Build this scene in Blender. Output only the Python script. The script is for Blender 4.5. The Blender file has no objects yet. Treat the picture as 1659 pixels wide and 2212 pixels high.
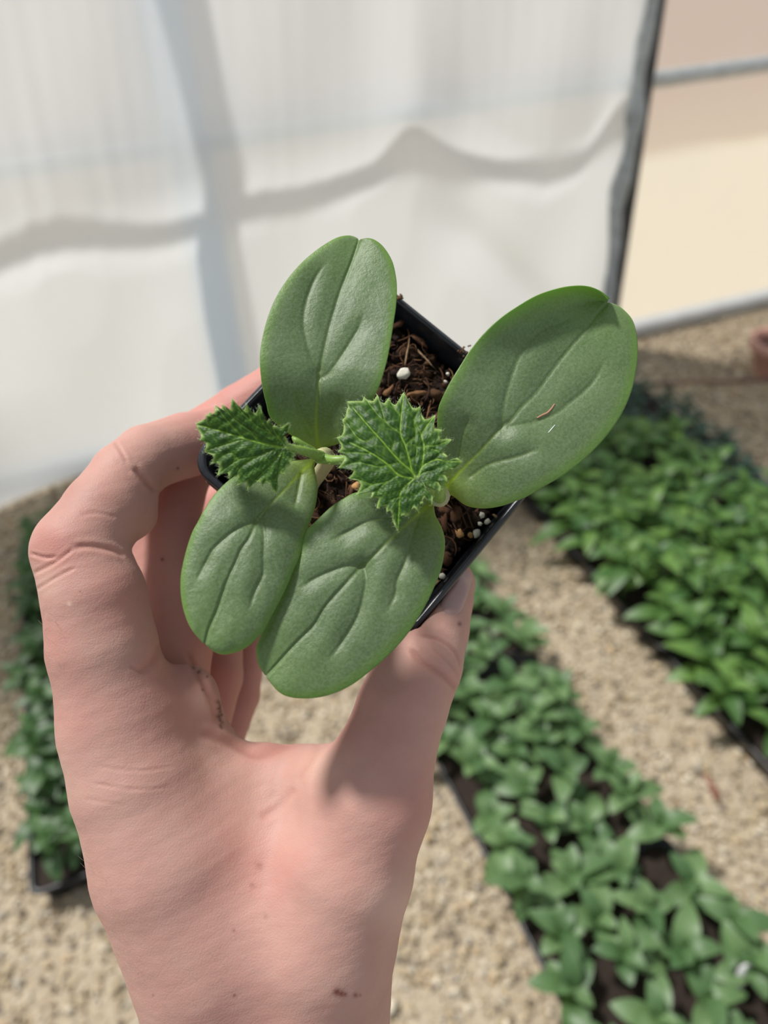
import bpy, bmesh, math, random
import numpy as np
from mathutils import Vector, Matrix
random.seed(7); RNG = np.random.default_rng(7)
D = bpy.data; SC = bpy.context.scene; COL = SC.collection

# ------------------------------------------------------------------ camera
FPX, CX, CY = 1662., 829.5, 1106.
CAM_H = 1.45
def nrm(v):
    v = np.array(v, float); return v/np.linalg.norm(v)
_Z = -nrm((125, -2077, -1662))
_Y = np.array((-829., 1296, -1662)); _Y = nrm(_Y-(_Y@_Z)*_Z)
_X = np.cross(_Y, _Z)
R = np.array([_X, _Y, _Z])                      # world = R @ camera coordinates
CAM = np.array((0, 0, CAM_H))
cam_d = D.cameras.new('camera'); cam = D.objects.new('camera', cam_d); COL.objects.link(cam)
M4 = np.eye(4); M4[:3, :3] = R; M4[:3, 3] = CAM
cam.matrix_world = Matrix(M4.tolist())
cam_d.sensor_fit = 'VERTICAL'; cam_d.sensor_height = 34.6; cam_d.sensor_width = 25.95
cam_d.lens = FPX/2212*34.6
cam_d.clip_start = .01; cam_d.clip_end = 200
cam_d.dof.use_dof = True; cam_d.dof.focus_distance = .168; cam_d.dof.aperture_fstop = 11
SC.camera = cam

# ------------------------------------------------------------------ world, sun, exposure
w = D.worlds.new('world'); SC.world = w; w.use_nodes = True
wb = w.node_tree.nodes['Background']
wb.inputs[0].default_value = (.90, .95, 1.0, 1); wb.inputs[1].default_value = .48
sun_d = D.lights.new('sun', 'SUN'); sun_d.energy = 4.3; sun_d.angle = math.radians(7); sun_d.color = (1., .97, .93)
sun = D.objects.new('sun', sun_d); COL.objects.link(sun)
TO_SUN = Vector((-.32, .37, .87)).normalized()
sun.rotation_euler = TO_SUN.to_track_quat('Z', 'Y').to_euler(); sun.location = (0, 0, 5)
SC.view_settings.view_transform = 'Standard'; SC.view_settings.look = 'None'
SC.view_settings.exposure = 0.0; SC.view_settings.gamma = 1; SC.view_settings.use_curve_mapping = False

# ------------------------------------------------------------------ helpers
def camP(u, v, d):                              # point at depth d (m) on the sight line of pixel u, v, in camera coordinates
    u = np.asarray(u, float); v = np.asarray(v, float); d = np.asarray(d, float)
    return np.stack([(u-CX)/FPX*d, -(v-CY)/FPX*d, -d*np.ones_like(u)], -1)
def toW(p): return np.asarray(p) @ R.T + CAM
def P(u, v, d): return toW(camP(u, v, d))
def atY(u, v, Y):
    r = R @ camP(u, v, 1.); return CAM + r*(Y/r[1])
def atZ(u, v, z=0):
    r = R @ camP(u, v, 1.); return CAM + r*((z-CAM_H)/r[2])
def sstep(x, a, b):
    t = np.clip((x-a)/(b-a), 0, 1); return t*t*(3-2*t)
def wob(p, seed, freq, n=5):                    # smooth sum-of-waves noise, about -1..1
    g = np.random.default_rng(seed); o = 0
    for i in range(n):
        k = g.normal(size=p.shape[-1])*freq*(1+.35*i); o = o+np.sin(p@k+g.uniform(0, 6.28))/(1+.3*i)
    return o/2.2
def catmull(pts, n=12):
    p = np.array(pts, float); p = np.vstack([2*p[0]-p[1], p, 2*p[-1]-p[-2]]); out = []
    for i in range(1, len(p)-2):
        t = np.linspace(0, 1, n, endpoint=False)[:, None]; a, b, c, d = p[i-1:i+3]
        out.append(.5*(2*b+(c-a)*t+(2*a-5*b+4*c-d)*t*t+(3*b-a-3*c+d)*t**3))
    return np.vstack(out+[p[-2][None]])
def resample(p, n, s=None):
    L = np.r_[0, np.cumsum(np.linalg.norm(np.diff(p, axis=0), axis=1))]; L = L/L[-1]
    s = np.linspace(0, 1, n) if s is None else s
    return np.stack([np.interp(s, L, p[:, k]) for k in range(p.shape[1])], 1)
def polydist(q, line):                          # distance of points q (N,2) to a polyline, and how far along (0..1)
    line = np.array(line, float); best = np.full(len(q), 1e9); al = np.zeros(len(q)); m = len(line)-1
    for i in range(m):
        a, b = line[i], line[i+1]; ab = b-a
        t = np.clip(((q-a)@ab)/(ab@ab+1e-9), 0, 1); dd = np.linalg.norm(q-a-t[:, None]*ab, axis=1)
        k = dd < best; best[k] = dd[k]; al[k] = ((i+t)/m)[k]
    return best, al
def mesh_obj(name, V, F, mat, parent=None, origin=None, smooth=True, attrs=None):
    V = np.asarray(V, float); o0 = np.zeros(3) if origin is None else np.asarray(origin, float)
    me = D.meshes.new(name)
    if isinstance(F, np.ndarray):
        nv, nf, k = len(V), len(F), F.shape[1]
        me.vertices.add(nv); me.vertices.foreach_set('co', (V-o0).astype(np.float32).ravel())
        me.loops.add(nf*k); me.loops.foreach_set('vertex_index', F.astype(np.int32).ravel())
        me.polygons.add(nf); me.polygons.foreach_set('loop_start', np.arange(0, nf*k, k, dtype=np.int32))
        me.update(calc_edges=True); me.validate()
    else:
        me.from_pydata((V-o0).tolist(), [], F); me.update()
    if smooth and len(me.polygons): me.polygons.foreach_set('use_smooth', np.ones(len(me.polygons), bool))
    for k, val in (attrs or {}).items():
        val = np.asarray(val, np.float32)
        if val.ndim == 1: me.attributes.new(k, 'FLOAT', 'POINT').data.foreach_set('value', val)
        else: me.attributes.new(k, 'FLOAT_COLOR', 'POINT').data.foreach_set('color', np.c_[val, np.ones(len(val))].astype(np.float32).ravel())
    if mat: me.materials.append(mat)
    ob = D.objects.new(name, me); COL.objects.link(ob)
    if parent is not None: ob.parent = parent
    elif origin is not None: ob.location = o0
    return ob
def tag(o, label=None, cat=None, group=None, kind=None):
    if label: o['label'] = label
    if cat: o['category'] = cat
    if group: o['group'] = group
    if kind: o['kind'] = kind
    return o
def empty(name, loc, label, cat, group=None):
    o = D.objects.new(name, None); COL.objects.link(o); o.location = loc; o.empty_display_size = .02
    return tag(o, label, cat, group)
def grid_faces(nu, nv, wrap=False):
    i, j = np.meshgrid(np.arange(nu-1), np.arange(nv if wrap else nv-1), indexing='ij'); j2 = (j+1) % nv
    return np.stack([i*nv+j, i*nv+j2, (i+1)*nv+j2, (i+1)*nv+j], -1).reshape(-1, 4)
def tube(path, rad, nseg=10, cap=True):         # swept tube with a radius per point
    p = np.array(path, float); rad = np.broadcast_to(rad, len(p)); n = len(p)
    T = np.gradient(p, axis=0); T /= np.linalg.norm(T, axis=1)[:, None]+1e-12
    a = np.array((0, 0, 1.)) if abs(T[0][2]) < .9 else np.array((1., 0, 0)); V = []
    for i in range(n):
        b = np.cross(T[i], a); b /= np.linalg.norm(b)+1e-12; a = np.cross(b, T[i])
        th = np.linspace(0, 2*np.pi, nseg, endpoint=False)[:, None]
        V.append(p[i]+rad[i]*(np.cos(th)*a+np.sin(th)*b))
    F = [list(map(int, f)) for f in grid_faces(n, nseg, True)]
    if cap: F += [list(range(nseg))[::-1], list(range((n-1)*nseg, n*nseg))]
    return np.vstack(V), F
def join(parts):
    V, F, o = [], [], 0
    for v, f in parts:
        V.append(v); F += [[i+o for i in q] for q in f]; o += len(v)
    return np.vstack(V), F
def boxm(c, s):
    c = np.array(c, float); s = np.array(s, float)/2
    V = np.array([(x, y, z) for x in (-1, 1) for y in (-1, 1) for z in (-1, 1)])*s+c
    return V, [[0, 1, 3, 2], [4, 6, 7, 5], [0, 4, 5, 1], [2, 3, 7, 6], [0, 2, 6, 4], [1, 5, 7, 3]]
def bevel_box(name, c, s, mat, parent=None, origin=None, bev=.004):
    o = mesh_obj(name, *boxm(c, s), mat, parent, origin)
    m = o.modifiers.new('bevel', 'BEVEL'); m.width = bev; m.segments = 3; return o
ICO = None
def ico(sub=1):
    bm = bmesh.new(); bmesh.ops.create_icosphere(bm, subdivisions=sub, radius=1)
    v = np.array([x.co[:] for x in bm.verts]); f = np.array([[y.index for y in x.verts] for x in bm.faces]); bm.free(); return v, f
ICO1, ICO2 = ico(1), ico(2)
def rotm(g):
    q = g.normal(size=4); q /= np.linalg.norm(q); a, b, c, d = q
    return np.array([[1-2*(c*c+d*d), 2*(b*c-a*d), 2*(b*d+a*c)], [2*(b*c+a*d), 1-2*(b*b+d*d), 2*(c*d-a*b)], [2*(b*d-a*c), 2*(c*d+a*b), 1-2*(b*b+c*c)]])
def lump(c, r, g, sub=ICO2, rough=.18, stretch=(1, 1, 1)):
    v, f = sub; v = v*(1+rough*wob(v, int(g.integers(1e6)), 2.2)[:, None]); v = (v*np.array(stretch))@rotm(g).T
    return v*r+np.array(c), [list(map(int, q)) for q in f]

# ------------------------------------------------------------------ materials
class Mat:
    def __init__(s, name):
        s.m = D.materials.new(name); s.m.use_nodes = True; s.t = s.m.node_tree; s.n = s.t.nodes; s.l = s.t.links
        s.b = s.n['Principled BSDF']; s.out = s.n['Material Output']
    def node(s, k, **kw):
        n = s.n.new(k)
        for a, v in kw.items():
            if a.startswith('_'): setattr(n, a[1:], v)
            else: n.inputs[a].default_value = v
        return n
    def link(s, a, b): s.l.new(a, b)
    def coord(s, scale=(1, 1, 1)):
        tc = s.node('ShaderNodeTexCoord'); mp = s.node('ShaderNodeMapping'); mp.inputs['Scale'].default_value = scale
        s.link(tc.outputs['Object'], mp.inputs['Vector']); return mp.outputs['Vector']
    def noise(s, scale, detail=4, rough=.55, vec=None):
        n = s.node('ShaderNodeTexNoise', Scale=scale, Detail=detail, Roughness=rough)
        s.link(vec if vec is not None else s.coord(), n.inputs['Vector']); return n.outputs['Fac']
    def ramp(s, fac, stops):
        n = s.node('ShaderNodeValToRGB'); e = n.color_ramp.elements
        while len(e) < len(stops): e.new(.5)
        for q, (p, c) in zip(e, stops): q.position = p; q.color = (*c, 1) if len(c) == 3 else c
        s.link(fac, n.inputs[0]); return n.outputs['Color']
    def mix(s, fac, a, b, mode='MIX'):
        n = s.node('ShaderNodeMix', _data_type='RGBA', _blend_type=mode)
        for sock, v in ((n.inputs[0], fac), (n.inputs[6], a), (n.inputs[7], b)):
            if hasattr(v, 'is_output'): s.link(v, sock)
            elif isinstance(v, (int, float)): sock.default_value = v
            else: sock.default_value = (*v, 1)
        return n.outputs[2]
    def attr(s, name, out='Fac'): return s.node('ShaderNodeAttribute', _attribute_name=name).outputs[out]
    def math(s, op, a, b=0.):
        n = s.node('ShaderNodeMath', _operation=op)
        for sock, v in zip(n.inputs, (a, b)):
            if hasattr(v, 'is_output'): s.link(v, sock)
            else: sock.default_value = v
        return n.outputs[0]
    def bump(s, h, strength, dist, prev=None):
        n = s.node('ShaderNodeBump', Strength=strength, Distance=dist); s.link(h, n.inputs['Height'])
        if prev is not None: s.link(prev, n.inputs['Normal'])
        return n.outputs['Normal']
    def set(s, **kw):
        for k, v in kw.items():
            sock = s.b.inputs[k.replace('_', ' ')]
            if hasattr(v, 'is_output'): s.link(v, sock)
            elif isinstance(v, tuple) and len(v) == 3 and sock.type == 'RGBA': sock.default_value = (*v, 1)
            else: sock.default_value = v
        return s
    def translucent(s, color, fac, normal=None):
        t = s.node('ShaderNodeBsdfTranslucent'); mx = s.node('ShaderNodeMixShader')
        if hasattr(color, 'is_output'): s.link(color, t.inputs[0])
        else: t.inputs[0].default_value = (*color, 1)
        if normal is not None: s.link(normal, t.inputs['Normal'])
        if hasattr(fac, 'is_output'): s.link(fac, mx.inputs[0])
        else: mx.inputs[0].default_value = fac
        s.link(s.b.outputs[0], mx.inputs[1]); s.link(t.outputs[0], mx.inputs[2]); s.link(mx.outputs[0], s.out.inputs[0]); return mx
def plain(name, col, rough=.5, var=.12, scale=40, bump=0, **kw):
    m = Mat(name); f = m.noise(scale)
    c = m.ramp(f, [(.3, tuple(x*(1-var) for x in col)), (.7, tuple(min(1, x*(1+var)) for x in col))])
    m.set(Base_Color=c, Roughness=rough, **kw)
    if bump: m.set(Normal=m.bump(f, .5, bump))
    return m.m

def make_leaf_mat():                             # cotyledon skin: satin green, lime veins at the base
    m = Mat('cotyledon_skin'); co = m.coord()
    n1 = m.noise(90, 3, .5, co); n2 = m.noise(1700, 4, .7, co)
    g = m.ramp(n1, [(.3, (.086, .146, .052)), (.7, (.122, .192, .074))])
    g = m.mix(m.ramp(n2, [(.38, (.02,)*3), (.62, (.42,)*3)]), g, (.25, .33, .20))
    g = m.mix(m.attr('edge'), g, (.15, .28, .045)); g = m.mix(m.attr('lime'), g, (.30, .42, .03))
    nr = m.bump(n2, .35, .0003); nr = m.bump(m.noise(700, 3, .5, co), .2, .0005, nr)
    m.set(Base_Color=g, Roughness=.42, Normal=nr, Specular_IOR_Level=.5, Subsurface_Weight=.12, Subsurface_Radius=(.35, 1., .12), Subsurface_Scale=.002,
          Sheen_Weight=.15, Sheen_Roughness=.4)
    m.translucent(m.mix(.5, g, (.36, .55, .03)), .22, nr); return m.m
def make_true_leaf_mat():
    m = Mat('true_leaf_skin'); co = m.coord()
    v = m.node('ShaderNodeTexVoronoi', Scale=360., _feature='DISTANCE_TO_EDGE'); v.inputs['Randomness'].default_value = .9
    nz = m.node('ShaderNodeTexNoise', Scale=300., Detail=2.); m.link(co, nz.inputs['Vector'])
    ad = m.node('ShaderNodeVectorMath', _operation='MULTIPLY_ADD'); m.link(nz.outputs['Color'], ad.inputs[0]); ad.inputs[1].default_value = (.0014,)*3; m.link(co, ad.inputs[2])
    m.link(ad.outputs[0], v.inputs['Vector'])
    net = m.ramp(v.outputs['Distance'], [(.0, (.8,)*3), (.06, (.35,)*3), (.14, (0, 0, 0))])
    cell = m.ramp(v.outputs['Distance'], [(.0, (0, 0, 0)), (.35, (1, 1, 1))])
    g = m.ramp(m.noise(160, 3, .5, co), [(.3, (.020, .066, .007)), (.7, (.038, .104, .012))])
    g = m.mix(m.math('MULTIPLY', net, .5), g, (.13, .27, .03))
    g = m.mix(m.attr('vein'), g, (.24, .42, .045)); g = m.mix(m.attr('edge'), g, (.34, .50, .14))
    nr = m.bump(cell, .22, .0004); nr = m.bump(m.noise(1500, 2, .5, co), .12, .0002, nr)
    m.set(Base_Color=g, Roughness=.47, Normal=nr, Specular_IOR_Level=.30)
    m.translucent(m.mix(.45, g, (.24, .48, .01)), .22, nr); return m.m
def make_skin():
    m = Mat('skin'); co = m.coord()
    n = m.noise(38, 4, .55, co)
    c = m.ramp(n, [(.28, (.425, .235, .195)), (.5, (.49, .292, .242)), (.74, (.545, .352, .29))])
    c = m.mix(m.math('MULTIPLY', m.noise(260, 3, .6, co), .30), c, (.60, .26, .22))
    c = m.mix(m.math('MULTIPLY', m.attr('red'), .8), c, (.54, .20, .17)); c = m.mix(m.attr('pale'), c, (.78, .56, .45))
    c = m.mix(m.attr('crease'), c, (.42, .14, .10)); c = m.mix(m.attr('dirt'), c, (.035, .012, .008)); c = m.mix(m.attr('scab'), c, (.17, .035, .022))
    v = m.node('ShaderNodeTexVoronoi', Scale=1500., _feature='DISTANCE_TO_EDGE'); m.link(co, v.inputs['Vector'])
    fine = m.ramp(v.outputs['Distance'], [(0., (0, 0, 0)), (.25, (1, 1, 1))])
    v2 = m.node('ShaderNodeTexVoronoi', Scale=520., _feature='DISTANCE_TO_EDGE'); m.link(m.coord((.55, 1.4, 1.)), v2.inputs['Vector'])
    mid = m.ramp(v2.outputs['Distance'], [(0., (0, 0, 0)), (.16, (1, 1, 1))])
    nr = m.bump(fine, .24, .0001); nr = m.bump(mid, .10, .00015, nr); nr = m.bump(m.noise(330, 4, .6, co), .16, .0004, nr)
    m.set(Base_Color=c, Roughness=.57, Specular_IOR_Level=.36, Normal=nr, Subsurface_Weight=.35, Subsurface_Radius=(1., .30, .16), Subsurface_Scale=.0045)
    return m.m
def make_under_mat():
    m = Mat('leaf_underside'); m.set(Base_Color=(.17, .30, .10), Roughness=.55); m.translucent((.45, .68, .10), .72); return m.m
def underside(ob, a, b):                         # faces a..b-1 are the paler back of the leaf
    ob.data.materials.append(MAT['under']); k = np.zeros(len(ob.data.polygons), np.int32); k[a:b] = 1; ob.data.polygons.foreach_set('material_index', k)
MAT = dict(under=make_under_mat(), coty=make_leaf_mat(), leaf=make_true_leaf_mat(), skin=make_skin())
MAT['black'] = plain('black_plastic', (.016, .019, .024), .27, .3, 300, .0001)
MAT['tray'] = plain('tray_plastic', (.012, .013, .016), .4, .3, 60)
MAT['stem'] = plain('stem_green', (.20, .34, .06), .45, .15, 300, Subsurface_Weight=.15, Subsurface_Scale=.002)
MAT['pale_stem'] = plain('pale_stem', (.46, .46, .24), .5, .12, 300, Subsurface_Weight=.2, Subsurface_Scale=.002)
MAT['hair'] = plain('plant_hair', (.62, .74, .45), .6, .05, 10)
MAT['perlite'] = plain('perlite', (.72, .68, .58), .9, .15, 900, .0003)
MAT['perlite_tan'] = plain('perlite_tan', (.48, .26, .10), .8, .35, 500, .0003)
MAT['nail'] = plain('nail', (.42, .26, .25), .30, .10, 120, Subsurface_Weight=.2, Subsurface_Scale=.002)
def attr_mat(name, rough, bscale, bdist, trans=0):
    m = Mat(name); c = m.attr('tint', 'Color'); n = m.noise(bscale, 5, .65)
    c2 = m.mix(m.math('MULTIPLY', n, .7), c, tuple([.0]*3)); c = m.mix(.55, c, c2)
    m.set(Base_Color=c, Roughness=rough, Normal=m.bump(n, .6, bdist), Specular_IOR_Level=.3); return m.m
MAT['soil'] = attr_mat('soil_crumb', .95, 900, .0008)
MAT['pebble'] = attr_mat('gravel_stone', .85, 160, .002)

# ================================================================== STRUCTURE
WY = 2.36                                        # the end wall of the greenhouse
def make_ground():
    m = Mat('gravel_ground'); co = m.coord()
    v = m.node('ShaderNodeTexVoronoi', Scale=95.); m.link(co, v.inputs['Vector'])
    c = m.ramp(m.noise(60, 5, .7, co), [(.25, (.20, .155, .10)), (.5, (.36, .285, .19)), (.75, (.50, .42, .30))])
    c = m.mix(.35, c, m.ramp(v.outputs['Color'], [(.2, (.30, .235, .155)), (.8, (.66, .57, .43))]))
    c = m.mix(m.math('MULTIPLY', m.noise(2.2, 3, .6, co), .5), c, (.40, .33, .25))
    m.set(Base_Color=c, Roughness=.95, Normal=m.bump(v.outputs['Distance'], .8, .006)); return m.m
V, F = boxm((1.2, .4, -.03), (12., 4.0, .06))
tag(mesh_obj('floor', V, F, make_ground(), smooth=False), 'pale gravel floor of the greenhouse', kind='structure')

def outside_mat():
    m = Mat('outside_ground'); co = m.coord(); sx = m.node('ShaderNodeSeparateXYZ'); m.link(co, sx.inputs[0])
    y = m.math('ADD', sx.outputs['Y'], m.math('MULTIPLY', m.noise(1.1, 3, .6, co), .5))
    k = m.ramp(m.math('MULTIPLY', y, .1), [(.47, (.60, .535, .43)), (.505, (.44, .35, .27)), (.70, (.38, .29, .24))])
    m.set(Base_Color=k, Roughness=1.); return m.m
V, F = boxm((2, 12.4, -.06), (36, 20, .06))
tag(mesh_obj('floor', V, F, outside_mat(), smooth=False), 'bare ground outside the clear plastic wall', kind='structure')

def film_mat():
    m = Mat('clear_film'); n = m.noise(6, 4, .6)
    tr = m.node('ShaderNodeBsdfTransparent'); tr.inputs[0].default_value = (.95, .93, .89, 1)
    m.set(Base_Color=(.80, .77, .70), Roughness=.25); mx0 = m.translucent((.85, .82, .75), .5)
    mx = m.node('ShaderNodeMixShader'); f = m.ramp(n, [(.3, (.17,)*3), (.7, (.25,)*3)]); m.link(f, mx.inputs[0])
    m.link(tr.outputs[0], mx.inputs[1]); m.link(mx0.outputs[0], mx.inputs[2]); m.link(mx.outputs[0], m.out.inputs[0]); return m.m
nx, nz = 60, 40
xs = np.linspace(-4., 7., nx); zs = np.linspace(.0, 2.6, nz); gx, gz = np.meshgrid(xs, zs, indexing='ij')
gy = WY+.062+.006*np.sin(gx*9+gz*2)+.004*np.sin(gz*7)
film = mesh_obj('wall_back', np.stack([gx, gy, gz], -1).reshape(-1, 3), grid_faces(nx, nz), film_mat())
tag(film, 'hazy clear plastic film end wall', kind='structure')
MAT['steel'] = plain('grey_steel', (.60, .62, .62), .4, .1, 20, Metallic=.35)
MAT['darksteel'] = plain('dark_steel', (.045, .05, .05), .5, .3, 20)
MAT['wood'] = plain('painted_board', (.62, .74, .86), .6, .08, 12)
PIPE_Z = .93
t = np.linspace(-4., 7., 24)
tag(mesh_obj('trim_1', *tube(np.c_[t, 0*t+WY+.022, 0*t+PIPE_Z], .028, 16), MAT['steel']), 'grey horizontal pipe across the end wall', kind='structure')
def batten_mat():
    m = Mat('translucent_batten'); m.set(Base_Color=(.72, .78, .84), Roughness=.5); m.translucent((.84, .89, .94), .72); return m.m
XP0 = .5*(atY(345, 0, WY)[0]+atY(500, 830, WY)[0])
tag(bevel_box('trim_2', (XP0, WY+.005, 1.3), (.115, .03, 2.6), batten_mat()), 'upright pale translucent batten behind the white sheet', kind='structure')
XP1 = .5*(atY(1392, 0, WY)[0]+atY(1318, 640, WY)[0])
tag(bevel_box('trim_3', (XP1, WY-.03, 1.3), (.052, .05, 2.6), MAT['darksteel']), 'dark upright post at the edge of the white sheet', kind='structure')
def base_rail():
    m = plain('pale_rail', (.56, .57, .57), .45, .08, 12)
    prof = catmull([(0, 0), (-.028, .004), (-.036, .03), (-.03, .052), (-.01, .06), (.02, .06), (.02, 0)], 4); V = []
    for x in np.linspace(-4, 7, 12): V.append(np.c_[np.full(len(prof), x), WY+prof[:, 0], prof[:, 1]])
    return mesh_obj('baseboard_back', np.vstack(V), grid_faces(12, len(prof)), m)
tag(base_rail(), 'pale rail along the foot of the end wall', kind='structure')

# ------------------------------------------------------------------ white sheet hung on the wall
def sheet_mat():
    m = Mat('row_cover'); co = m.coord((1, 1, .06)); n = m.noise(70, 5, .6, co); n2 = m.noise(900, 2, .5)
    c = m.ramp(n, [(.3, (.83, .855, .88)), (.7, (.91, .93, .95))])
    nr = m.bump(n, .35, .004); nr = m.bump(n2, .2, .0006, nr)
    m.set(Base_Color=c, Roughness=.9, Normal=nr); mx0 = m.translucent((.91, .955, 1.), .64, nr)
    tr = m.node('ShaderNodeBsdfTransparent'); tr.inputs[0].default_value = (.97, .98, 1., 1); mx = m.node('ShaderNodeMixShader')
    f = m.ramp(n, [(.25, (.07,)*3), (.75, (.13,)*3)]); m.link(f, mx.inputs[0])
    m.link(mx0.outputs[0], mx.inputs[1]); m.link(tr.outputs[0], mx.inputs[2]); m.link(mx.outputs[0], m.out.inputs[0]); return m.m
def make_sheet():
    X0, X1 = -4., XP1-.01; nx, nz = 460, 200
    x = np.linspace(X0, X1, nx); z = np.linspace(.012, 2.3, nz); gx, gz = np.meshgrid(x, z, indexing='ij')
    q = np.c_[gx.ravel(), gz.ravel()]
    def wl(px): return np.array([atY(u, v, WY-.03)[[0, 2]] for u, v in px])
    y = np.zeros(len(q))
    for px, A, wd in (([(-1600, 760), (-700, 640), (0, 560), (180, 535), (330, 500), (450, 460), (560, 412), (700, 388), (860, 372)], .06, .21),
                      ([(925, 262), (1000, 300), (1090, 360), (1170, 385), (1250, 340), (1325, 240)], .055, .17)):
        L = wl(px); zf = np.interp(q[:, 0], L[:, 0], L[:, 1]); msk = sstep(q[:, 0], L[0, 0]-.05, L[0, 0]+.12)*(1-sstep(q[:, 0], L[-1, 0]-.12, L[-1, 0]+.08))
        dz = q[:, 1]-zf
        y -= A*msk*sstep(dz, -wd*.6, wd*.6)*np.exp(-np.clip(dz, 0, 9)/.45)
    a, b = wl([(900, 400), (1260, 760)]); dd, al = polydist(q, [a, b]); y -= .035*np.exp(-(dd/.07)**2)*sstep(al, 0, .25)
    y += .0030*wob(q*np.array((1, .06)), 31, 60, 7)*sstep(q[:, 1], .5, .95)*(.5+.5*sstep(-q[:, 0], -.9, .1))
    y += .012*np.sin(q[:, 0]*6.5+q[:, 1]*3)+.008*np.sin(q[:, 0]*13-q[:, 1]*5)
    y -= .16*sstep(-q[:, 0], .1, .75)*(1-sstep(q[:, 1], 0, .35))
    V = np.c_[q[:, 0], np.minimum(WY-.028+y, WY-.018), q[:, 1]]
    o = mesh_obj('fabric_sheet', V, grid_faces(nx, nz), sheet_mat(), origin=(0, WY-.03, 0))
    return tag(o, 'large translucent white row cover sheet hung over the greenhouse end wall', 'fabric sheet')
make_sheet()
def make_roll():                                 # gathered edge of the sheet bunched along the post
    n = 90; z = np.linspace(.02, 2.3, n); V = []; m = 18
    pz = PIPE_Z
    for zz in z:
        lumpy = .021+.010*np.exp(-((zz-.62)/.09)**2)+.008*np.exp(-((zz-.86)/.06)**2)+.003*math.sin(zz*31)
        cx = XP1-.038-.024*math.exp(-((zz-.56)/.12)**2)+.006*math.sin(zz*17); th = np.linspace(0, 2*np.pi, m, endpoint=False)
        rr = lumpy*(1+.22*np.sin(th*3+zz*14)); V.append(np.c_[cx+rr*np.cos(th), WY-.062+.8*rr*np.sin(th), np.full(m, zz)])
    return mesh_obj('fabric_bundle', np.vstack(V), [list(map(int, f)) for f in grid_faces(n, m, True)], plain('bundled_fabric', (.46, .49, .50), .8, .25, 25))
tag(make_roll(), 'grey gathered fabric edge bunched along the dark upright post', 'fabric', kind='thing')

# ------------------------------------------------------------------ gravel stones
BEDS = [(.372, .705, .05, 1.50), (.975, 1.665, .30, 2.0), (-.425, -.09, .86, 1.98)]
def make_gravel():
    g = np.random.default_rng(11); n = 46000
    x = g.uniform(-.95, 2.75, n); y = g.uniform(.06, 2.33, n); k = np.ones(n, bool)
    for a, b, c, d in BEDS: k &= ~((x > a+.02) & (x < b-.02) & (y > c+.02) & (y < d-.02))
    k &= (np.abs(x-.75) < .3*y+1.4)
    x, y = x[k], y[k]; n = len(x)
    v, f = ICO1; r = .0034+.0044*g.random(n)**1.8+.006*(g.random(n) > .985)
    sc = np.stack([r*g.uniform(.8, 1.5, n), r*g.uniform(.8, 1.3, n), r*g.uniform(.5, .9, n)], 1)
    a = g.uniform(0, 6.28, n); ca, sa = np.cos(a), np.sin(a)
    vv = v[None]*sc[:, None]*(1+g.normal(0, .13, (n, len(v), 1)))
    X = vv[..., 0]*ca[:, None]-vv[..., 1]*sa[:, None]; Y = vv[..., 0]*sa[:, None]+vv[..., 1]*ca[:, None]
    V = np.stack([X+x[:, None], Y+y[:, None], vv[..., 2]+r[:, None]*g.uniform(.1, .9, n)[:, None]], -1).reshape(-1, 3)
    Fc = (f[None]+np.arange(n)[:, None, None]*len(v)).reshape(-1, 3)
    pal = np.array([(.60, .48, .32), (.46, .365, .24), (.80, .70, .54), (.33, .265, .19), (.60, .53, .43), (.24, .20, .165), (.62, .46, .28)])
    c = pal[g.choice(7, n, p=[.24, .22, .2, .1, .12, .05, .07])]*g.uniform(.8, 1.12, (n, 1))
    o = mesh_obj('gravel', V, Fc, MAT['pebble'], attrs={'tint': np.repeat(c, len(v), 0)})
    return tag(o, 'loose pale tan gravel covering the paths between the plant rows', 'gravel', kind='stuff')
make_gravel()

# ================================================================== PLANT ROWS
def soft_leaf(name, L, W, droop, fold, wav, seed, mat):
    nu, nv = 13, 7; s = .5-.5*np.cos(np.pi*np.linspace(0, 1, nu))[:, None]; t = np.linspace(-1, 1, nv)[None]
    wd = W*np.sin(np.pi*np.clip(s, .004, .996)**.95)**.58
    x = L*s+0*t; y = wd*t+0*s; z = -droop*L*s**2+fold*.7*t*t*wd+wav*np.sin(s*9+seed)*t*wd+.12*L*np.sin(s*np.pi)
    return D_mesh(name, np.stack([x, y, z], -1).reshape(-1, 3), grid_faces(nu, nv), mat)
def D_mesh(name, V, F, mat):
    o = mesh_obj(name, V, F, mat); me = o.data; D.objects.remove(o); return me
def bed_leaf_mat(name, a, b, tr):
    m = Mat(name); oi = m.node('ShaderNodeObjectInfo'); c = m.ramp(oi.outputs['Random'], [(.0, a), (1., b)])
    c = m.mix(m.math('MULTIPLY', m.noise(60, 3), .35), c, tuple(x*.6 for x in a))
    m.set(Base_Color=c, Roughness=.46, Specular_IOR_Level=.5); m.translucent(m.mix(.5, c, tr), .25); return m.m
BM = {'mid': bed_leaf_mat('broad_leaf', (.072, .155, .055), (.180, .295, .120), (.30, .55, .08)),
      'right': bed_leaf_mat('slender_leaf', (.044, .122, .030), (.155, .290, .062), (.26, .48, .05)),
      'far': bed_leaf_mat('shade_tinted_leaf', (.025, .065, .045), (.050, .110, .075), (.12, .26, .10)),  # shade over the row's far end is put into this leaf colour
      'left': bed_leaf_mat('dark_leaf', (.040, .100, .030), (.085, .175, .055), (.20, .42, .06))}
BSTEM = plain('bed_stem', (.10, .22, .05), .5)
def leaf_set(kind, L, W, droop, n=4):
    return [soft_leaf('leaf', L*(.85+.12*i), W*(.9+.08*i), droop*(.6+.3*i), .25, .12, i*1.7, BM[kind]) for i in range(n)]
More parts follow.
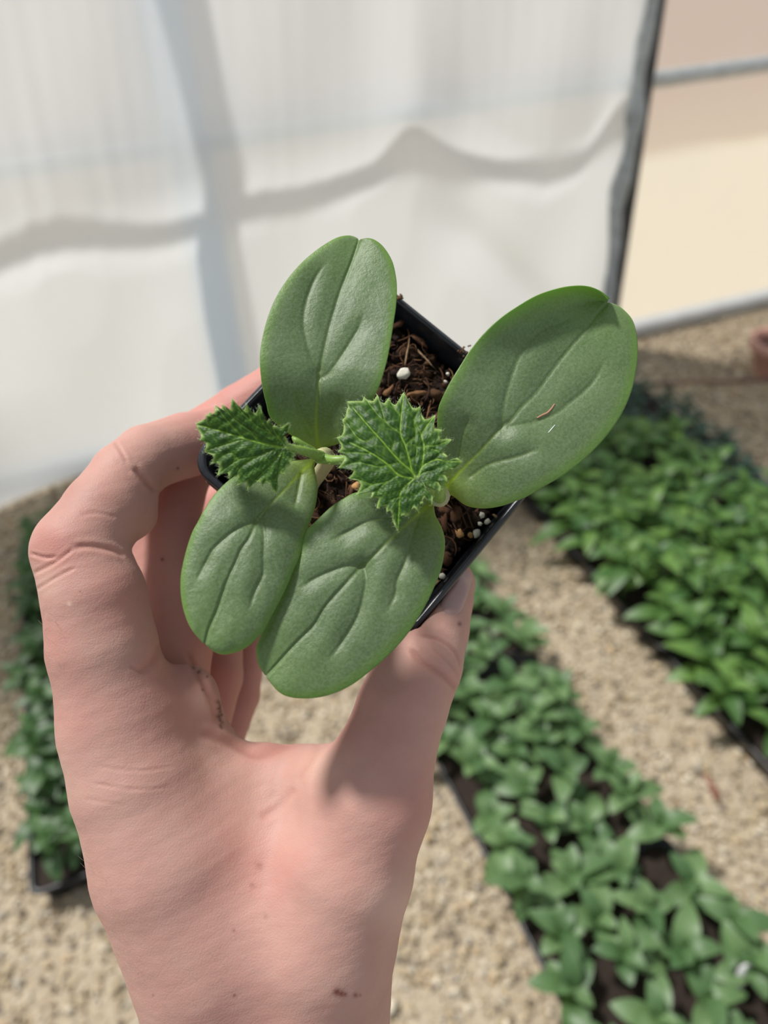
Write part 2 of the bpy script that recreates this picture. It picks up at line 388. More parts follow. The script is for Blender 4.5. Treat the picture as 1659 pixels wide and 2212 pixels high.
LS = {'mid': leaf_set('mid', .060, .0185, .32), 'right': leaf_set('right', .060, .0155, .45), 'far': leaf_set('far', .050, .013, .4), 'left': leaf_set('left', .046, .014, .45)}
_v, _f = tube([(0, 0, 0), (.002, 0, .03), (0, .002, .065)], [.0022, .002, .0014], 6); STEM_ME = D_mesh('stem', _v, _f, BSTEM)
ORD = 'first second third fourth fifth sixth seventh eighth ninth tenth eleventh twelfth thirteenth fourteenth fifteenth sixteenth seventeenth eighteenth nineteenth twentieth'.split()
def plant(kind, x, y, z, h, nl, label, group, g, spread=1.):
    o = empty('seedling', (x, y, z), label, 'seedling', group); o.rotation_euler = (0, 0, g.uniform(0, 6.28))
    s = D.objects.new('stem', STEM_ME); COL.objects.link(s); s.parent = o; s.scale = (1, 1, h/.065)
    for i in range(nl):
        l = D.objects.new('leaf', LS[kind][int(g.integers(len(LS[kind])))]); COL.objects.link(l); l.parent = o
        f = (i+.6)/nl; sc = (1.12-.45*f)*g.uniform(.85, 1.15)*spread
        l.location = (0, 0, h*(.35+.65*f)); l.rotation_euler = (g.uniform(-.3, .3), -math.radians(12+45*f)+g.uniform(-.25, .25), i*2.4+g.uniform(-.3, .3)); l.scale = (sc,)*3
    return o
def tray(x0, x1, y0, y1, label, group):          # flat black tray with a rolled rim and cells of dark soil
    c = ((x0+x1)/2, (y0+y1)/2, .0); o = empty('seedling_tray', c, label, 'tray', group)
    hx, hy = (x1-x0)/2-.004, (y1-y0)/2-.004; V = []
    for ins, zz in ((.012, .001), (0.004, .048), (-.002, .050), (-.003, .056), (.003, .058), (.007, .055), (.012, .03)):
        a, b, r = hx-ins, hy-ins, .02; ring = []
        for sx, sy, a0 in ((1, 1, 0), (-1, 1, 90), (-1, -1, 180), (1, -1, 270)):
            for k in range(5):
                th = math.radians(a0+k*22.5); ring.append((sx*(a-r)+r*math.cos(th), sy*(b-r)+r*math.sin(th), zz))
        V.append(ring)
    V = np.array(V); nu, nv = V.shape[:2]
    F = [list(map(int, f)) for f in grid_faces(nu, nv, True)]+[list(range(nv))[::-1]]
    mesh_obj('tray_shell', V.reshape(-1, 3), F, MAT['tray'], o)
    n = 22; gx, gy = np.meshgrid(np.linspace(-hx+.01, hx-.01, n), np.linspace(-hy+.01, hy-.01, 2*n), indexing='ij'); q = np.c_[gx.ravel(), gy.ravel()]
    mesh_obj('soil', np.c_[q, .046+.004*wob(q, 3, 90)], grid_faces(n, 2*n), MAT['bedsoil'], o)
    return o
MAT['bedsoil'] = plain('tray_soil', (.022, .013, .009), .95, .5, 160, .003)
g = np.random.default_rng(5)
a, b, c, d = BEDS[0]
for i, wd in enumerate(('nearest the picture bottom', 'second from the picture bottom', 'at the far end')):
    tray(a, b, .05+i*.485, .53+i*.485, 'black seedling tray in the broad-leaved row, '+wd, 'black trays of the middle row')
for j in range(17):
    for i in range(4):
        x = a+.036+i*.087+g.normal(0, .010); y = .10+j*.083+g.normal(0, .01)
        plant('mid', x, y, .045, g.uniform(.045, .09), int(g.integers(6, 9)), f'broad-leaved seedling, middle row, {ORD[j]} rank from the near end, {ORD[i]} from left', 'broad-leaved seedlings in the middle row', g)
a, b, c, d = BEDS[1]
for i, wd in enumerate(('closest to the viewer', 'second from the viewer', 'third from the viewer')):
    tray(a, (a+b)/2, .33+i*.56, .885+i*.56, 'black tray on the path side of the wide right row, '+wd, 'black trays of the right row')
    tray((a+b)/2, b, .33+i*.56, .885+i*.56, 'black tray on the outer side of the wide right row, '+wd, 'black trays of the right row')
for j in range(19):
    for i in range(8):
        y = .34+j*.089+g.normal(0, .014); x = a+.025+i*.089+g.normal(0, .014)
        if x > 1.0+.62*y+.2: continue
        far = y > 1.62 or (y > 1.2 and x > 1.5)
        if far: plant('far', x, y, .045, g.uniform(.06, .10), 8, f'shade-tinted bluish seedling, right row, {ORD[j]} rank from the near end, {ORD[i]} from left', 'shade-tinted seedlings at the far end of the right row', g)
        else: plant('right', x, y, .045, g.uniform(.09, .16), int(g.integers(8, 11)), f'bright green seedling, right row, {ORD[j]} rank from the near end, {ORD[i]} from left', 'bright green seedlings in the right row', g, 1.25)
a, b, c, d = BEDS[2]
for i, wd in enumerate(('near end', 'far end')):
    tray(a, b, .87+i*.56, 1.425+i*.56, 'black tray at the '+wd+' of the shaded left row behind the hand', 'black trays of the left row')
for j in range(15):
    for i in range(4):
        if j == 0 and i > 1: continue
        plant('left', a+.045+i*.085+g.normal(0, .012), .93+j*.072+g.normal(0, .012), .045, g.uniform(.06, .11), 8, f'small dark seedling, left row, {ORD[j]} rank from the near end, {ORD[i]} from left', 'dark seedlings in the left row', g, 1.15)

# small things on the ground
def terracotta():
    c = atZ(1682, 752, .10); o = empty('flower_pot', (c[0], c[1], 0), 'pinkish terracotta pot standing on gravel at the right edge', 'pot')
    m = plain('terracotta', (.62, .34, .27), .8, .12, 30, .001); prof = [(.062, 0), (.088, .095), (.100, .096), (.104, .135), (.088, .137), (.082, .112), (.070, .06), (0.0001, .06)]
    th = np.linspace(0, 2*np.pi, 40, endpoint=False); V = np.vstack([np.c_[r*np.cos(th), r*np.sin(th), np.full(40, z)] for r, z in prof[:6]])
    mesh_obj('pot_body', V, [list(map(int, f)) for f in grid_faces(6, 40, True)], m, o)
    V = np.vstack([np.c_[r*np.cos(th), r*np.sin(th), np.full(40, z)] for r, z in prof[6:]]); V[:, 2] += .002*wob(V, 1, 60)
    mesh_obj('soil', np.vstack([np.c_[.0775*np.cos(th), .0775*np.sin(th), np.full(40, .09)], np.c_[.0001*np.cos(th), .0001*np.sin(th), np.full(40, .095)]]), [list(map(int, f)) for f in grid_faces(2, 40, True)], MAT['bedsoil'], o)
terracotta()
pts = [atZ(u, v, .006) for u, v in ((1330, 850), (1400, 832), (1470, 826), (1560, 824), (1660, 822), (1760, 826))]
tag(mesh_obj('drip_hose', *tube(catmull(pts, 6), .0075, 10), plain('brown_hose', (.22, .12, .08), .5), origin=pts[0]), 'thin brown hose lying across the gravel below the terracotta pot', 'hose')
pts = [atZ(u, v, .007) for u, v in ((1522, 1672), (1535, 1695), (1545, 1712), (1552, 1735))]
tag(mesh_obj('dry_leaf', *tube(catmull(pts, 5), [.004]*3+[.008]*10+[.003]*3, 8), plain('dry_leaf', (.20, .08, .05), .7), origin=pts[0]), 'brown dry leaf scrap on the gravel path beside the right row', 'leaf')
def plant_label():
    b = atZ(1582, 2150, .045); o = b+np.array((0, 0, 0)); ax = np.array((.018, .010, .075)); wd = np.array((.009, -.004, 0)); th = np.array((.001, .0022, -.0006)); V = []
    for s, k in ((0, .25), (.25, 1), (.9, 1), (1., .55)):
        for e in (-1, 1):
            for q in (0, 1): V.append(o+ax*s+wd*k*e+th*q)
    F = []
    for i in range(3):
        p = i*4; F += [[p, p+2, p+6, p+4], [p+1, p+5, p+7, p+3], [p, p+4, p+5, p+1], [p+2, p+3, p+7, p+6]]
    F += [[0, 1, 3, 2], [12, 14, 15, 13]]
    ob = mesh_obj('plant_label', V, F, plain('white_plastic', (.72, .72, .72), .4, .04), origin=b)
    return tag(ob, 'small blank white plastic plant label stuck in the middle row', 'plant label')
plant_label()

# ================================================================== THE HELD POT
POT_S = .034                                    # half of the outer rim side
PR = np.array([[0.76305883, 0.64291063, 0.06638628], [-0.64042128, 0.73822951, 0.21184374], [0.08718829, -0.20416442, 0.9750462]])
PC = np.array([1.638e-4, 1.544e-2, -1.8812e-1])  # rim centre, camera frame
PN = PR[:, 2]
def potW(p): return toW(np.asarray(p)@PR.T+PC)
def onH(u, v, H):                               # point on the sight line of u, v at height H (mm) above the rim plane (camera frame)
    r = camP(u, v, np.ones_like(np.asarray(u, float))); t = ((PC@PN)+np.asarray(H)*1e-3)/(r@PN); return r*t[..., None]
def onHW(u, v, H): return toW(onH(u, v, H))
def rsq(a, r, n=8):
    ring = []
    for sx, sy, a0 in ((1, 1, 0), (-1, 1, 90), (-1, -1, 180), (1, -1, 270)):
        for k in range(n+1):
            th = math.radians(a0+k*90/n); ring.append((sx*(a-r)+r*math.cos(th), sy*(a-r)+r*math.sin(th)))
    return np.array(ring)
POT_BASE = potW((0, 0, -.062))
pot = empty('plant_pot', POT_BASE, 'small square black plastic pot held in the hand', 'pot')
def make_pot():
    prof = [(-.0006, -.0085), (.0, -.0010), (.0004, -.0002), (.0008, .0), (.0016, -.0004), (.0020, -.0012), (.0019, -.0065), (.0016, -.0072), (.0006, -.0074)]
    V = []
    A0 = POT_S-.002
    levels = [(A0-.0066, -.060), (A0-.0008, -.012)]+[(A0+dx, z) for dx, z in prof]+[(A0-.0060, -.0605), (A0-.0066, -.062)]
    for a, z in levels: V.append(np.c_[rsq(a, .0065-(POT_S-a)*.4), np.full(36, z)])
    n = len(levels); F = [list(map(int, f)) for f in grid_faces(n, 36, True)]
    F += [list(range(36)), list(range((n-1)*36, n*36))[::-1]]
    return mesh_obj('pot_shell', potW(np.vstack(V)), F, MAT['black'], pot, POT_BASE)
o = make_pot(); o.modifiers.new('edge', 'EDGE_SPLIT').split_angle = math.radians(50)
def pot_sdf(p):                                 # camera-frame points in mm -> distance outside the pot
    q = (p*1e-3-PC)@PR; z = q[:, 2]; a = POT_S-.0015-np.clip(-z, 0, .062)*.09; r = .0065
    a = np.where(z > -.0078, POT_S, a)
    d = np.abs(q[:, :2])-(a-r)[:, None]; d2 = np.linalg.norm(np.maximum(d, 0), axis=1)+np.minimum(d.max(1), 0)-r
    return np.maximum(d2, np.maximum(z, -.062-z))*1e3

SOIL_O = potW((0, 0, -.008))
soil = empty('potting_soil', SOIL_O, 'dark brown fibrous potting soil filling the square black pot', 'soil')
def make_soil():
    g = np.random.default_rng(21); n = 60; A = POT_S-.0032
    gx, gy = np.meshgrid(np.linspace(-A, A, n), np.linspace(-A, A, n), indexing='ij'); q = np.c_[gx.ravel(), gy.ravel()]
    cr = (np.abs(q)-(A-.005)); cc = np.linalg.norm(np.maximum(cr, 0), axis=1) > .005
    z = -.0085+.0016*wob(q, 4, 260)+.001*wob(q, 9, 700); q[cc] *= .94
    base = mesh_obj('soil_bed', potW(np.c_[q, z]), grid_faces(n, n), MAT['soil'], soil, SOIL_O, attrs={'tint': np.tile((.020, .010, .006), (n*n, 1))})
    pal = np.array([(.080, .036, .018), (.045, .020, .011), (.13, .062, .030), (.026, .013, .009), (.20, .105, .050), (.065, .034, .022)])
    parts, tint = [], []
    for i in range(900):
        x, y = g.uniform(-A+.001, A-.001, 2); r = .0005+.0016*g.random()**2
        v, f = lump((x, y, -.0085+.0016*wob(np.array([[x, y]]), 4, 260)[0]+g.uniform(0, .0012)), r, g, ICO1 if r < .0011 else ICO2, .3, (1, g.uniform(.5, 1), g.uniform(.4, .8)))
        parts.append((v, f)); tint.append(np.tile(pal[g.choice(6, p=[.28, .27, .15, .16, .05, .09])]*g.uniform(.7, 1.2), (len(v), 1)))
    v, f = join(parts); tag(mesh_obj('soil_crumbs', potW(v), f, MAT['soil'], soil, SOIL_O, attrs={'tint': np.vstack(tint)}), kind='stuff')
    parts, tint = [], []
    for i in range(750):
        x, y = g.uniform(-A+.002, A-.002, 2); L = g.uniform(.002, .008); a = g.uniform(0, 6.28); k = g.normal(0, .5)
        s = np.linspace(-.5, .5, 6); th = a+k*s*2; px = x+L*s*np.cos(th); py = y+L*s*np.sin(th); px = np.clip(px, -A, A); py = np.clip(py, -A, A)
        pz = -.0068+g.uniform(-.001, .0014)+g.uniform(-.22, .22)*L*s*2-2*(s*s)*L*.15
        v, f = tube(np.c_[px, py, pz], g.uniform(.00006, .00022)*np.array([.5, 1, 1.1, 1, .9, .4]), 5)
        parts.append((v, f)); tint.append(np.tile(pal[g.choice(6, p=[.3, .1, .25, .03, .22, .1])]*g.uniform(.8, 1.5), (len(v), 1)))
    v, f = join(parts); tag(mesh_obj('coir_fibres', potW(v), f, MAT['soil'], soil, SOIL_O, attrs={'tint': np.vstack(tint)}), kind='stuff')
    for u, v_, r, k in ((872, 806, 1.75, 0), (1030, 1154, 1.15, 0), (993, 1152, 1.25, 1), (956, 1245, .85, 0), (1040, 1113, .8, 0), (1053, 1127, .75, 0), (1037, 1131, .55, 0),
                        (770, 1050, 1.2, 1), (962, 825, .55, 0), (968, 808, .6, 0), (1016, 1156, .8, 1), (925, 1298, .5, 0)):
        c = onHW(np.array(u), np.array(v_), -5.6); v, f = lump(c, r*1e-3, g, ICO2, .34, (1, .9, .8))
        mesh_obj('perlite_grain', v, f, MAT['perlite_tan' if k else 'perlite'], soil, SOIL_O)
    for u, v_, L, wd, ang, col in ((838, 845, 4.2, 1.3, 50, 1), (446, 1026, 4.2, 1.1, 100, 2), (940, 905, 4, 2.2, 20, 0), (985, 1110, 4.5, 2.4, 70, 0), (960, 1130, 4.5, 1.6, 95, 0), (905, 905, 4, 2, 140, 0),
                                   (985, 770, 4.5, 1., 160, 2), (1075, 1120, 3.5, .8, 130, 2), (940, 1262, 3.2, .7, 40, 2), (880, 760, 6.5, .45, 80, 2), (920, 775, 7, .5, 130-180, 2), (900, 850, 5, 1.4, 10, 1), (862, 700, 4.5, 1.5, 30, 0), (905, 735, 5., 1.6, 140, 0)):
        c = onHW(np.array(u), np.array(v_), -5.4); v, f = ICO2; v = v*(1+.5*wob(v, u, 3.6)[:, None])*np.array((L/2, wd/2, wd*.35)); th = math.radians(ang)
        e1 = math.cos(th)*np.array((1., 0, 0))+math.sin(th)*np.array((0, 1., 0)); e1 = e1-(e1@PN)*PN; e1 /= np.linalg.norm(e1); e2 = np.cross(PN, e1)
        w_ = c+toW(1e-3*(v[:, :1]*e1+v[:, 1:2]*e2+v[:, 2:]*PN))-CAM
        t3 = [(.10, .045, .022), (.30, .15, .07), (.38, .25, .14)][col]
        mesh_obj('bark_chip', w_, [list(map(int, q)) for q in f], MAT['soil'], soil, SOIL_O, attrs={'tint': np.tile(t3, (len(v), 1))})
    parts = []
    for i in range(26):                          # crumbs caught on the rim by the far edge
        u, v_ = (864+g.normal(0, 5), 634+abs(g.normal(0, 6))) if i < 13 else (1003+g.normal(0, 8), 759+g.normal(0, 6)); v, f = lump(onHW(np.array(u), np.array(v_), g.uniform(-1, .8)), .0006*g.uniform(.5, 1.3), g, ICO1, .3, (1, .7, .4)); parts.append((v, f))
    v, f = join(parts); tag(mesh_obj('rim_crumbs', v, f, MAT['soil'], soil, SOIL_O, attrs={'tint': np.tile((.16, .085, .045), (len(v), 1))}), kind='stuff')
make_soil()

# ================================================================== SEEDLINGS
def cr(off, sc, pts): return [(off[0]+x/sc, off[1]+y/sc) for x, y in pts]
NODE_A, NODE_B = (690, 985), (949, 1072)
sA, sB = (672, 1052), (965, 1050)
OA, OB = onHW(np.array(sA[0]), np.array(sA[1]), -8.), onHW(np.array(sB[0]), np.array(sB[1]), -8.)
seedA = empty('squash_seedling', OA, 'seedling in the left of the held pot, its folded toothed leaf pointing at the fingers', 'seedling', None)
seedB = empty('squash_seedling', OB, 'seedling in the right of the held pot, its open toothed leaf at the pot centre', 'seedling', None)

def cotyledon(parent, org, off, sc, left, right, mid, veins, Hf, vk=1.):
    nu, nv = 270, 121
    s = np.linspace(.004, .995, nu); s = .5-.5*np.cos(np.pi*(s*.92+.04)); s = (s-s[0])/(s[-1]-s[0])*.99+.004
    L, Rr, Mm = (resample(catmull(cr(off, sc, q)), 0, s) for q in (left, right, mid))
    t = np.linspace(-1, 1, nv); t = np.sign(t)*np.abs(t)**.92
    uv = np.where((t < 0)[None, :, None], Mm[:, None]+(L-Mm)[:, None]*(-t)[None, :, None], Mm[:, None]+(Rr-Mm)[:, None]*t[None, :, None])
    S, T = np.broadcast_to(s[:, None], (nu, nv)), np.broadcast_to(t[None], (nu, nv)); q = uv.reshape(-1, 2)
    H = Hf(S, T).ravel(); S, T = S.ravel(), T.ravel()
    dm, _ = polydist(q, resample(catmull(cr(off, sc, mid)), 60)); dmin = dm.copy()
    H -= vk*(.28*np.exp(-(dm/4.)**2)-.42*(1-np.exp(-(dm/26.)**2)))*sstep(S, .12, .35)
    for vl in veins:
        dv, al = polydist(q, resample(catmull(cr(off, sc, vl)), 40)); fade = sstep(1-al, 0, .3)
        H -= vk*(.22*np.exp(-(dv/4.6)**2)+.42*np.exp(-(dv/20.)**2))*fade; dmin = np.minimum(dmin, dv/np.maximum(fade, .05))
    H += .22*wob(q, int(off[0]), .022, 4)*wob(q, int(off[1])+1, .022, 4)+.05*wob(q, int(off[0])+5, .05, 3)*wob(q, int(off[1])+9, .05, 3)
    H -= .55*np.abs(T)**10
    top = toW(onH(q[:, 0], q[:, 1], H)); G = top.reshape(nu, nv, 3)
    N = np.cross(np.gradient(G, axis=0), np.gradient(G, axis=1)); N /= np.linalg.norm(N, axis=2)[..., None]+1e-12
    if (N.reshape(-1, 3).mean(0)@(R@PN)) < 0: N = -N
    lime = np.clip(1.05*np.exp(-(S/.085)**1.3)+.55*np.exp(-(dm/3.2)**2)*np.exp(-(S/.30)**2)+.22*np.exp(-(dmin/3)**2)*np.exp(-S/.3), 0, 1)
    edge = np.clip(.75*sstep(np.abs(T), .80, 1.)+.28*sstep(S, .6, 1.), 0, 1)
    F = grid_faces(nu, nv)
    th = (.00085*(1-np.abs(T)**7*.75)*(sstep(S, 0, .03)*.6+.4))[:, None]; bot = top-N.reshape(-1, 3)*th
    idx = np.arange(nu*nv).reshape(nu, nv); bd = np.r_[idx[:, 0], idx[-1, 1:], idx[-2::-1, -1], idx[0, -2:0:-1]]; nx_ = np.roll(bd, -1); n = nu*nv
    Fa = np.vstack([F, F[:, ::-1]+n, np.stack([nx_, bd, bd+n, nx_+n], 1)])
    ob = mesh_obj('cotyledon', np.vstack([top, bot]), Fa, MAT['coty'], parent, org, attrs={'lime': np.r_[lime, lime], 'edge': np.r_[edge, edge]}); underside(ob, len(F), 2*len(F))
    bm = bmesh.new(); bm.from_mesh(ob.data); bmesh.ops.recalc_face_normals(bm, faces=bm.faces); bm.to_mesh(ob.data); bm.free()
    return ob

c1 = cotyledon(seedA, OA, (540, 490), 4.338,
    [(650, 2112), (530, 2045), (430, 1985), (300, 1890), (190, 1790), (150, 1650), (115, 1500), (95, 1330), (95, 1180), (120, 1020), (160, 870), (215, 720), (290, 580), (390, 440), (500, 320), (620, 220), (730, 145), (830, 95), (920, 80), (980, 92), (1025, 118)],
    [(650, 2112), (740, 2060), (850, 2020), (1000, 1870), (1150, 1620), (1210, 1500), (1250, 1380), (1290, 1230), (1325, 1040), (1350, 880), (1370, 740), (1377, 600), (1370, 480), (1340, 340), (1290, 240), (1230, 165), (1165, 120), (1110, 105), (1060, 110), (1025, 118)],
    [(650, 2112), (620, 1900), (625, 1700), (640, 1500), (655, 1350), (690, 1170), (740, 950), (790, 780), (850, 590), (910, 440), (970, 280), (1025, 118)],
    [[(660, 1420), (740, 1370), (850, 1220), (960, 1050), (1030, 920), (1065, 760)], [(645, 1340), (560, 1180), (505, 950), (510, 780), (560, 600), (640, 430), (760, 270)], [(580, 1950), (470, 1730), (400, 1500)], [(660, 1890), (740, 1790), (880, 1560)]],
    lambda S, T: 18+12*sstep(S, -.08, .42)-1.5*S**2+1.6*T*T*np.sin(np.pi*S)+.6*T, 1.25)
c2 = cotyledon(seedB, OB, (920, 600), 3.456,
    [(112, 1608), (125, 1500), (100, 1320), (85, 1130), (90, 990), (120, 900), (180, 780), (260, 650), (330, 540), (430, 420), (550, 310), (680, 220), (830, 135), (980, 85), (1100, 65), (1200, 68), (1280, 95), (1330, 135), (1365, 180)],
    [(112, 1608), (200, 1630), (280, 1690), (350, 1715), (440, 1722), (540, 1710), (640, 1680), (760, 1630), (880, 1560), (1000, 1490), (1120, 1405), (1230, 1310), (1340, 1190), (1430, 1070), (1490, 960), (1540, 830), (1570, 690), (1583, 560), (1575, 430), (1545, 320), (1490, 250), (1430, 205), (1365, 180)],
    [(112, 1608), (260, 1440), (400, 1300), (560, 1120), (640, 1060), (720, 960), (830, 850), (960, 670), (1080, 520), (1190, 390), (1300, 250), (1365, 180)],
    [[(565, 1125), (580, 960), (620, 800), (690, 600), (760, 490), (860, 390), (1000, 340), (1130, 270), (1200, 170)], [(620, 1110), (800, 1080), (960, 1020), (1080, 930), (1230, 800), (1320, 650), (1380, 540)], [(340, 1480), (480, 1390), (700, 1330), (900, 1250)], [(240, 1330), (270, 1170), (330, 1000)]],
    lambda S, T: 20+10.5*sstep(S, -.05, .40)-1.2*S**2+1.4*T*T*np.sin(np.pi*S)+17.*np.clip(-T-.48, 0, 1)**2*sstep(S, .35, .75)-2.0*np.clip(T-.3, 0, 1)**2)
c4 = cotyledon(seedB, OB, (540, 1040), 3.77,
    [(1505, 140), (1430, 130), (1250, 70), (1050, 60), (860, 90), (760, 140), (650, 215), (540, 320), (460, 400), (400, 560), (320, 760), (230, 960), (130, 1170), (55, 1330), (55, 1430), (75, 1510), (130, 1590)],
    [(1505, 140), (1500, 210), (1515, 285), (1560, 370), (1588, 480), (1580, 600), (1555, 720), (1510, 840), (1450, 970), (1390, 1080), (1300, 1220), (1200, 1340), (1080, 1460), (960, 1560), (840, 1650), (700, 1720), (580, 1755), (450, 1768), (330, 1758), (250, 1725), (190, 1670), (130, 1590)],
    [(1505, 140), (1420, 220), (1320, 310), (1200, 420), (1100, 510), (970, 640), (900, 700), (780, 830), (620, 1010), (520, 1170), (400, 1290), (270, 1430), (130, 1590)],
    [[(900, 695), (790, 690), (640, 740), (500, 810), (380, 890)], [(1150, 290), (960, 330), (800, 410), (620, 500)], [(930, 690), (945, 820), (910, 1000), (850, 1150), (720, 1350), (600, 1500)], [(1370, 300), (1310, 470), (1270, 640), (1200, 800), (1180, 930), (1080, 1120)]],
    lambda S, T: 23+4*sstep(S, 0, .3)-2.6*S**2-.9*T*T*np.sin(np.pi*S)-1.2*np.clip(-T, 0, 1), 1.6)
c3 = cotyledon(seedA, OA, (370, 980), 4.74,
    [(1480, 40), (1350, 60), (1150, 90), (900, 150), (700, 210), (580, 280), (440, 420), (340, 570), (270, 700), (220, 790), (170, 930), (125, 1100), (98, 1250), (95, 1400), (110, 1530), (140, 1650), (190, 1770), (260, 1870), (345, 1955)],
    [(1480, 40), (1468, 110), (1470, 170), (1490, 270), (1498, 370), (1490, 460), (1470, 560), (1430, 680), (1390, 790), (1370, 860), (1330, 1000), (1290, 1110), (1240, 1220), (1180, 1370), (1110, 1510), (1040, 1640), (960, 1790), (880, 1890), (790, 1970), (700, 2020), (600, 2050), (520, 2057), (430, 2025), (345, 1955)],
    [(1480, 40), (1300, 220), (1160, 370), (1050, 480), (950, 600), (870, 700), (800, 860), (720, 970), (650, 1130), (580, 1280), (520, 1450), (460, 1620), (390, 1780), (345, 1955)],
    [[(860, 700), (700, 760), (580, 840), (440, 970), (380, 1070), (300, 1220), (220, 1370)], [(930, 670), (950, 850), (945, 1050), (940, 1230), (860, 1400), (810, 1550), (750, 1700)], [(1330, 220), (1290, 420), (1250, 600)]],
    lambda S, T: 20+7*sstep(S, 0, .5)+1.7*S-1.3*T*T*np.sin(np.pi*S)-1.6*np.clip(T-.4, 0, 1)**2, 1.5)

def true_leaf(parent, org, off, sc, hub, outline, veins, minor, Hf, edge_px=5.):
    hub = np.array(cr(off, sc, [hub])[0]); ol = np.array(cr(off, sc, outline+[outline[0]])); nb = 560; nr = 56
    ol = resample(ol, nb+1)[:-1]; ol = .12*np.roll(ol, 1, 0)+.76*ol+.12*np.roll(ol, -1, 0)
    rr = np.linspace(0.012, 1, nr)**.85; q = (hub+(ol-hub)[None]*rr[:, None, None]).reshape(-1, 2)
    H = Hf(q[:, 0], q[:, 1]); vein = np.zeros(len(q)); dmin = np.full(len(q), 99.)
    for k, lst in ((1., veins), (.6, minor)):
        for vl in lst:
            dv, al = polydist(q, resample(catmull(cr(off, sc, vl)), 30)); wd = 1.7*(1-.6*al)*k+.3
            vein = np.maximum(vein, np.exp(-(dv/wd)**2)*(.95 if k == 1 else .6)); dmin = np.minimum(dmin, dv)
    H = H-.12*np.exp(-(dmin/2.2)**2)+.30*(1-np.exp(-(dmin/9.)**2))+.10*wob(q, 5, .20)+.03*wob(q, 8, .4)
    rim = np.tile(rr[:, None], (1, nb)).ravel(); Lr = np.tile(np.linalg.norm(ol-hub, axis=1), nr); de = (1-rim)*Lr
    H = H-.20*np.exp(-(de/6)**2)+.22*np.exp(-(de/9)**2)*np.sin(np.tile(np.arange(nb), nr)*2*np.pi*31/nb)
    edge = np.clip(np.exp(-(de/edge_px)**2)*.95, 0, 1)
    V = toW(onH(q[:, 0], q[:, 1], H)); F = grid_faces(nr, nb, True); n = len(V); N_th = (R@PN)*.00028
    V2 = V-N_th; bd = np.arange((nr-1)*nb, nr*nb); nx_ = np.roll(bd, -1)
    hubs = np.vstack([V[:nb].mean(0), V2[:nb].mean(0)])
    i0 = np.arange(nb); cap = np.stack([i0, np.roll(i0, -1), np.full(nb, 2*n), np.full(nb, 2*n)], 1)
    Fq = np.vstack([F, F[:, ::-1]+n, np.stack([bd, nx_, nx_+n, bd+n], 1)]).tolist()+[[int(a), int(b), 2*n] for a, b in zip(np.roll(i0, -1), i0)]+[[int(a)+n, int(b)+n, 2*n+1] for a, b in zip(i0, np.roll(i0, -1))]
    ob = mesh_obj('true_leaf', np.vstack([V, V2, hubs]), Fq, MAT['leaf'], parent, org, attrs={'vein': np.r_[vein, vein, 1, 1], 'edge': np.r_[edge, edge, 0, 0]}); underside(ob, len(F), 2*len(F))
    bm = bmesh.new(); bm.from_mesh(ob.data); bmesh.ops.recalc_face_normals(bm, faces=bm.faces); bm.to_mesh(ob.data); bm.free()
    return ob, V.reshape(nr, nb, 3)[-1]
def hairs(parent, org, roots, dirs, length, rad, seed):
    g = np.random.default_rng(seed); parts = []
    for p, d in zip(roots, dirs):
        d = d/np.linalg.norm(d)+g.normal(0, .35, 3); d /= np.linalg.norm(d); L = length*g.uniform(.5, 1.2)
        a = np.cross(d, (.3, .5, .81)); a /= np.linalg.norm(a); b = np.cross(d, a)
        V = np.array([p+rad*(math.cos(x)*a+math.sin(x)*b) for x in (0, 2.09, 4.19)]+[p+d*L]); parts.append((V, [[0, 1, 3], [1, 2, 3], [2, 0, 3]]))
    v, f = join(parts); return tag(mesh_obj('hairs', v, f, MAT['hair'], parent, org), kind='stuff')

OFA, SCA = (400, 780), 5.925
olA = [(1300, 1105), (1325, 1050), (1305, 1000), (1250, 930), (1330, 870), (1340, 785), (1220, 850), (1130, 820), (1105, 840), (1085, 740), (1040, 775), (980, 740), (970, 650), (955, 562), (905, 670), (840, 650), (815, 620), (785, 545), (755, 630), (700, 600), (650, 540), (595, 478), (580, 620), (520, 632), (480, 548), (460, 635), (420, 640), (390, 562), (370, 670), (320, 680), (310, 650), (285, 700), (265, 685), (260, 740), (210, 760), (140, 795),
       (150, 850), (190, 920), (205, 975), (178, 1012), (240, 1025), (270, 1070), (265, 1110), (243, 1157), (310, 1185), (350, 1200), (365, 1230), (333, 1317), (400, 1290), (430, 1320), (440, 1360), (408, 1468), (480, 1440), (530, 1425), (555, 1440), (558, 1512), (600, 1480), (660, 1470), (675, 1500), (648, 1604), (720, 1560), (780, 1545), (800, 1650), (850, 1590), (900, 1555), (950, 1540), (985, 1608), (1010, 1560), (1050, 1555), (1100, 1580), (1110, 1640), (1167, 1708), (1187, 1640), (1165, 1580), (1160, 1520), (1200, 1480), (1200, 1440), (1270, 1450), (1280, 1400), (1290, 1360), (1350, 1330), (1340, 1285), (1410, 1260), (1380, 1225), (1420, 1200), (1340, 1150)]
vA = [[(1290, 1110), (1100, 1080), (900, 1030), (620, 950), (400, 880), (150, 815)]]
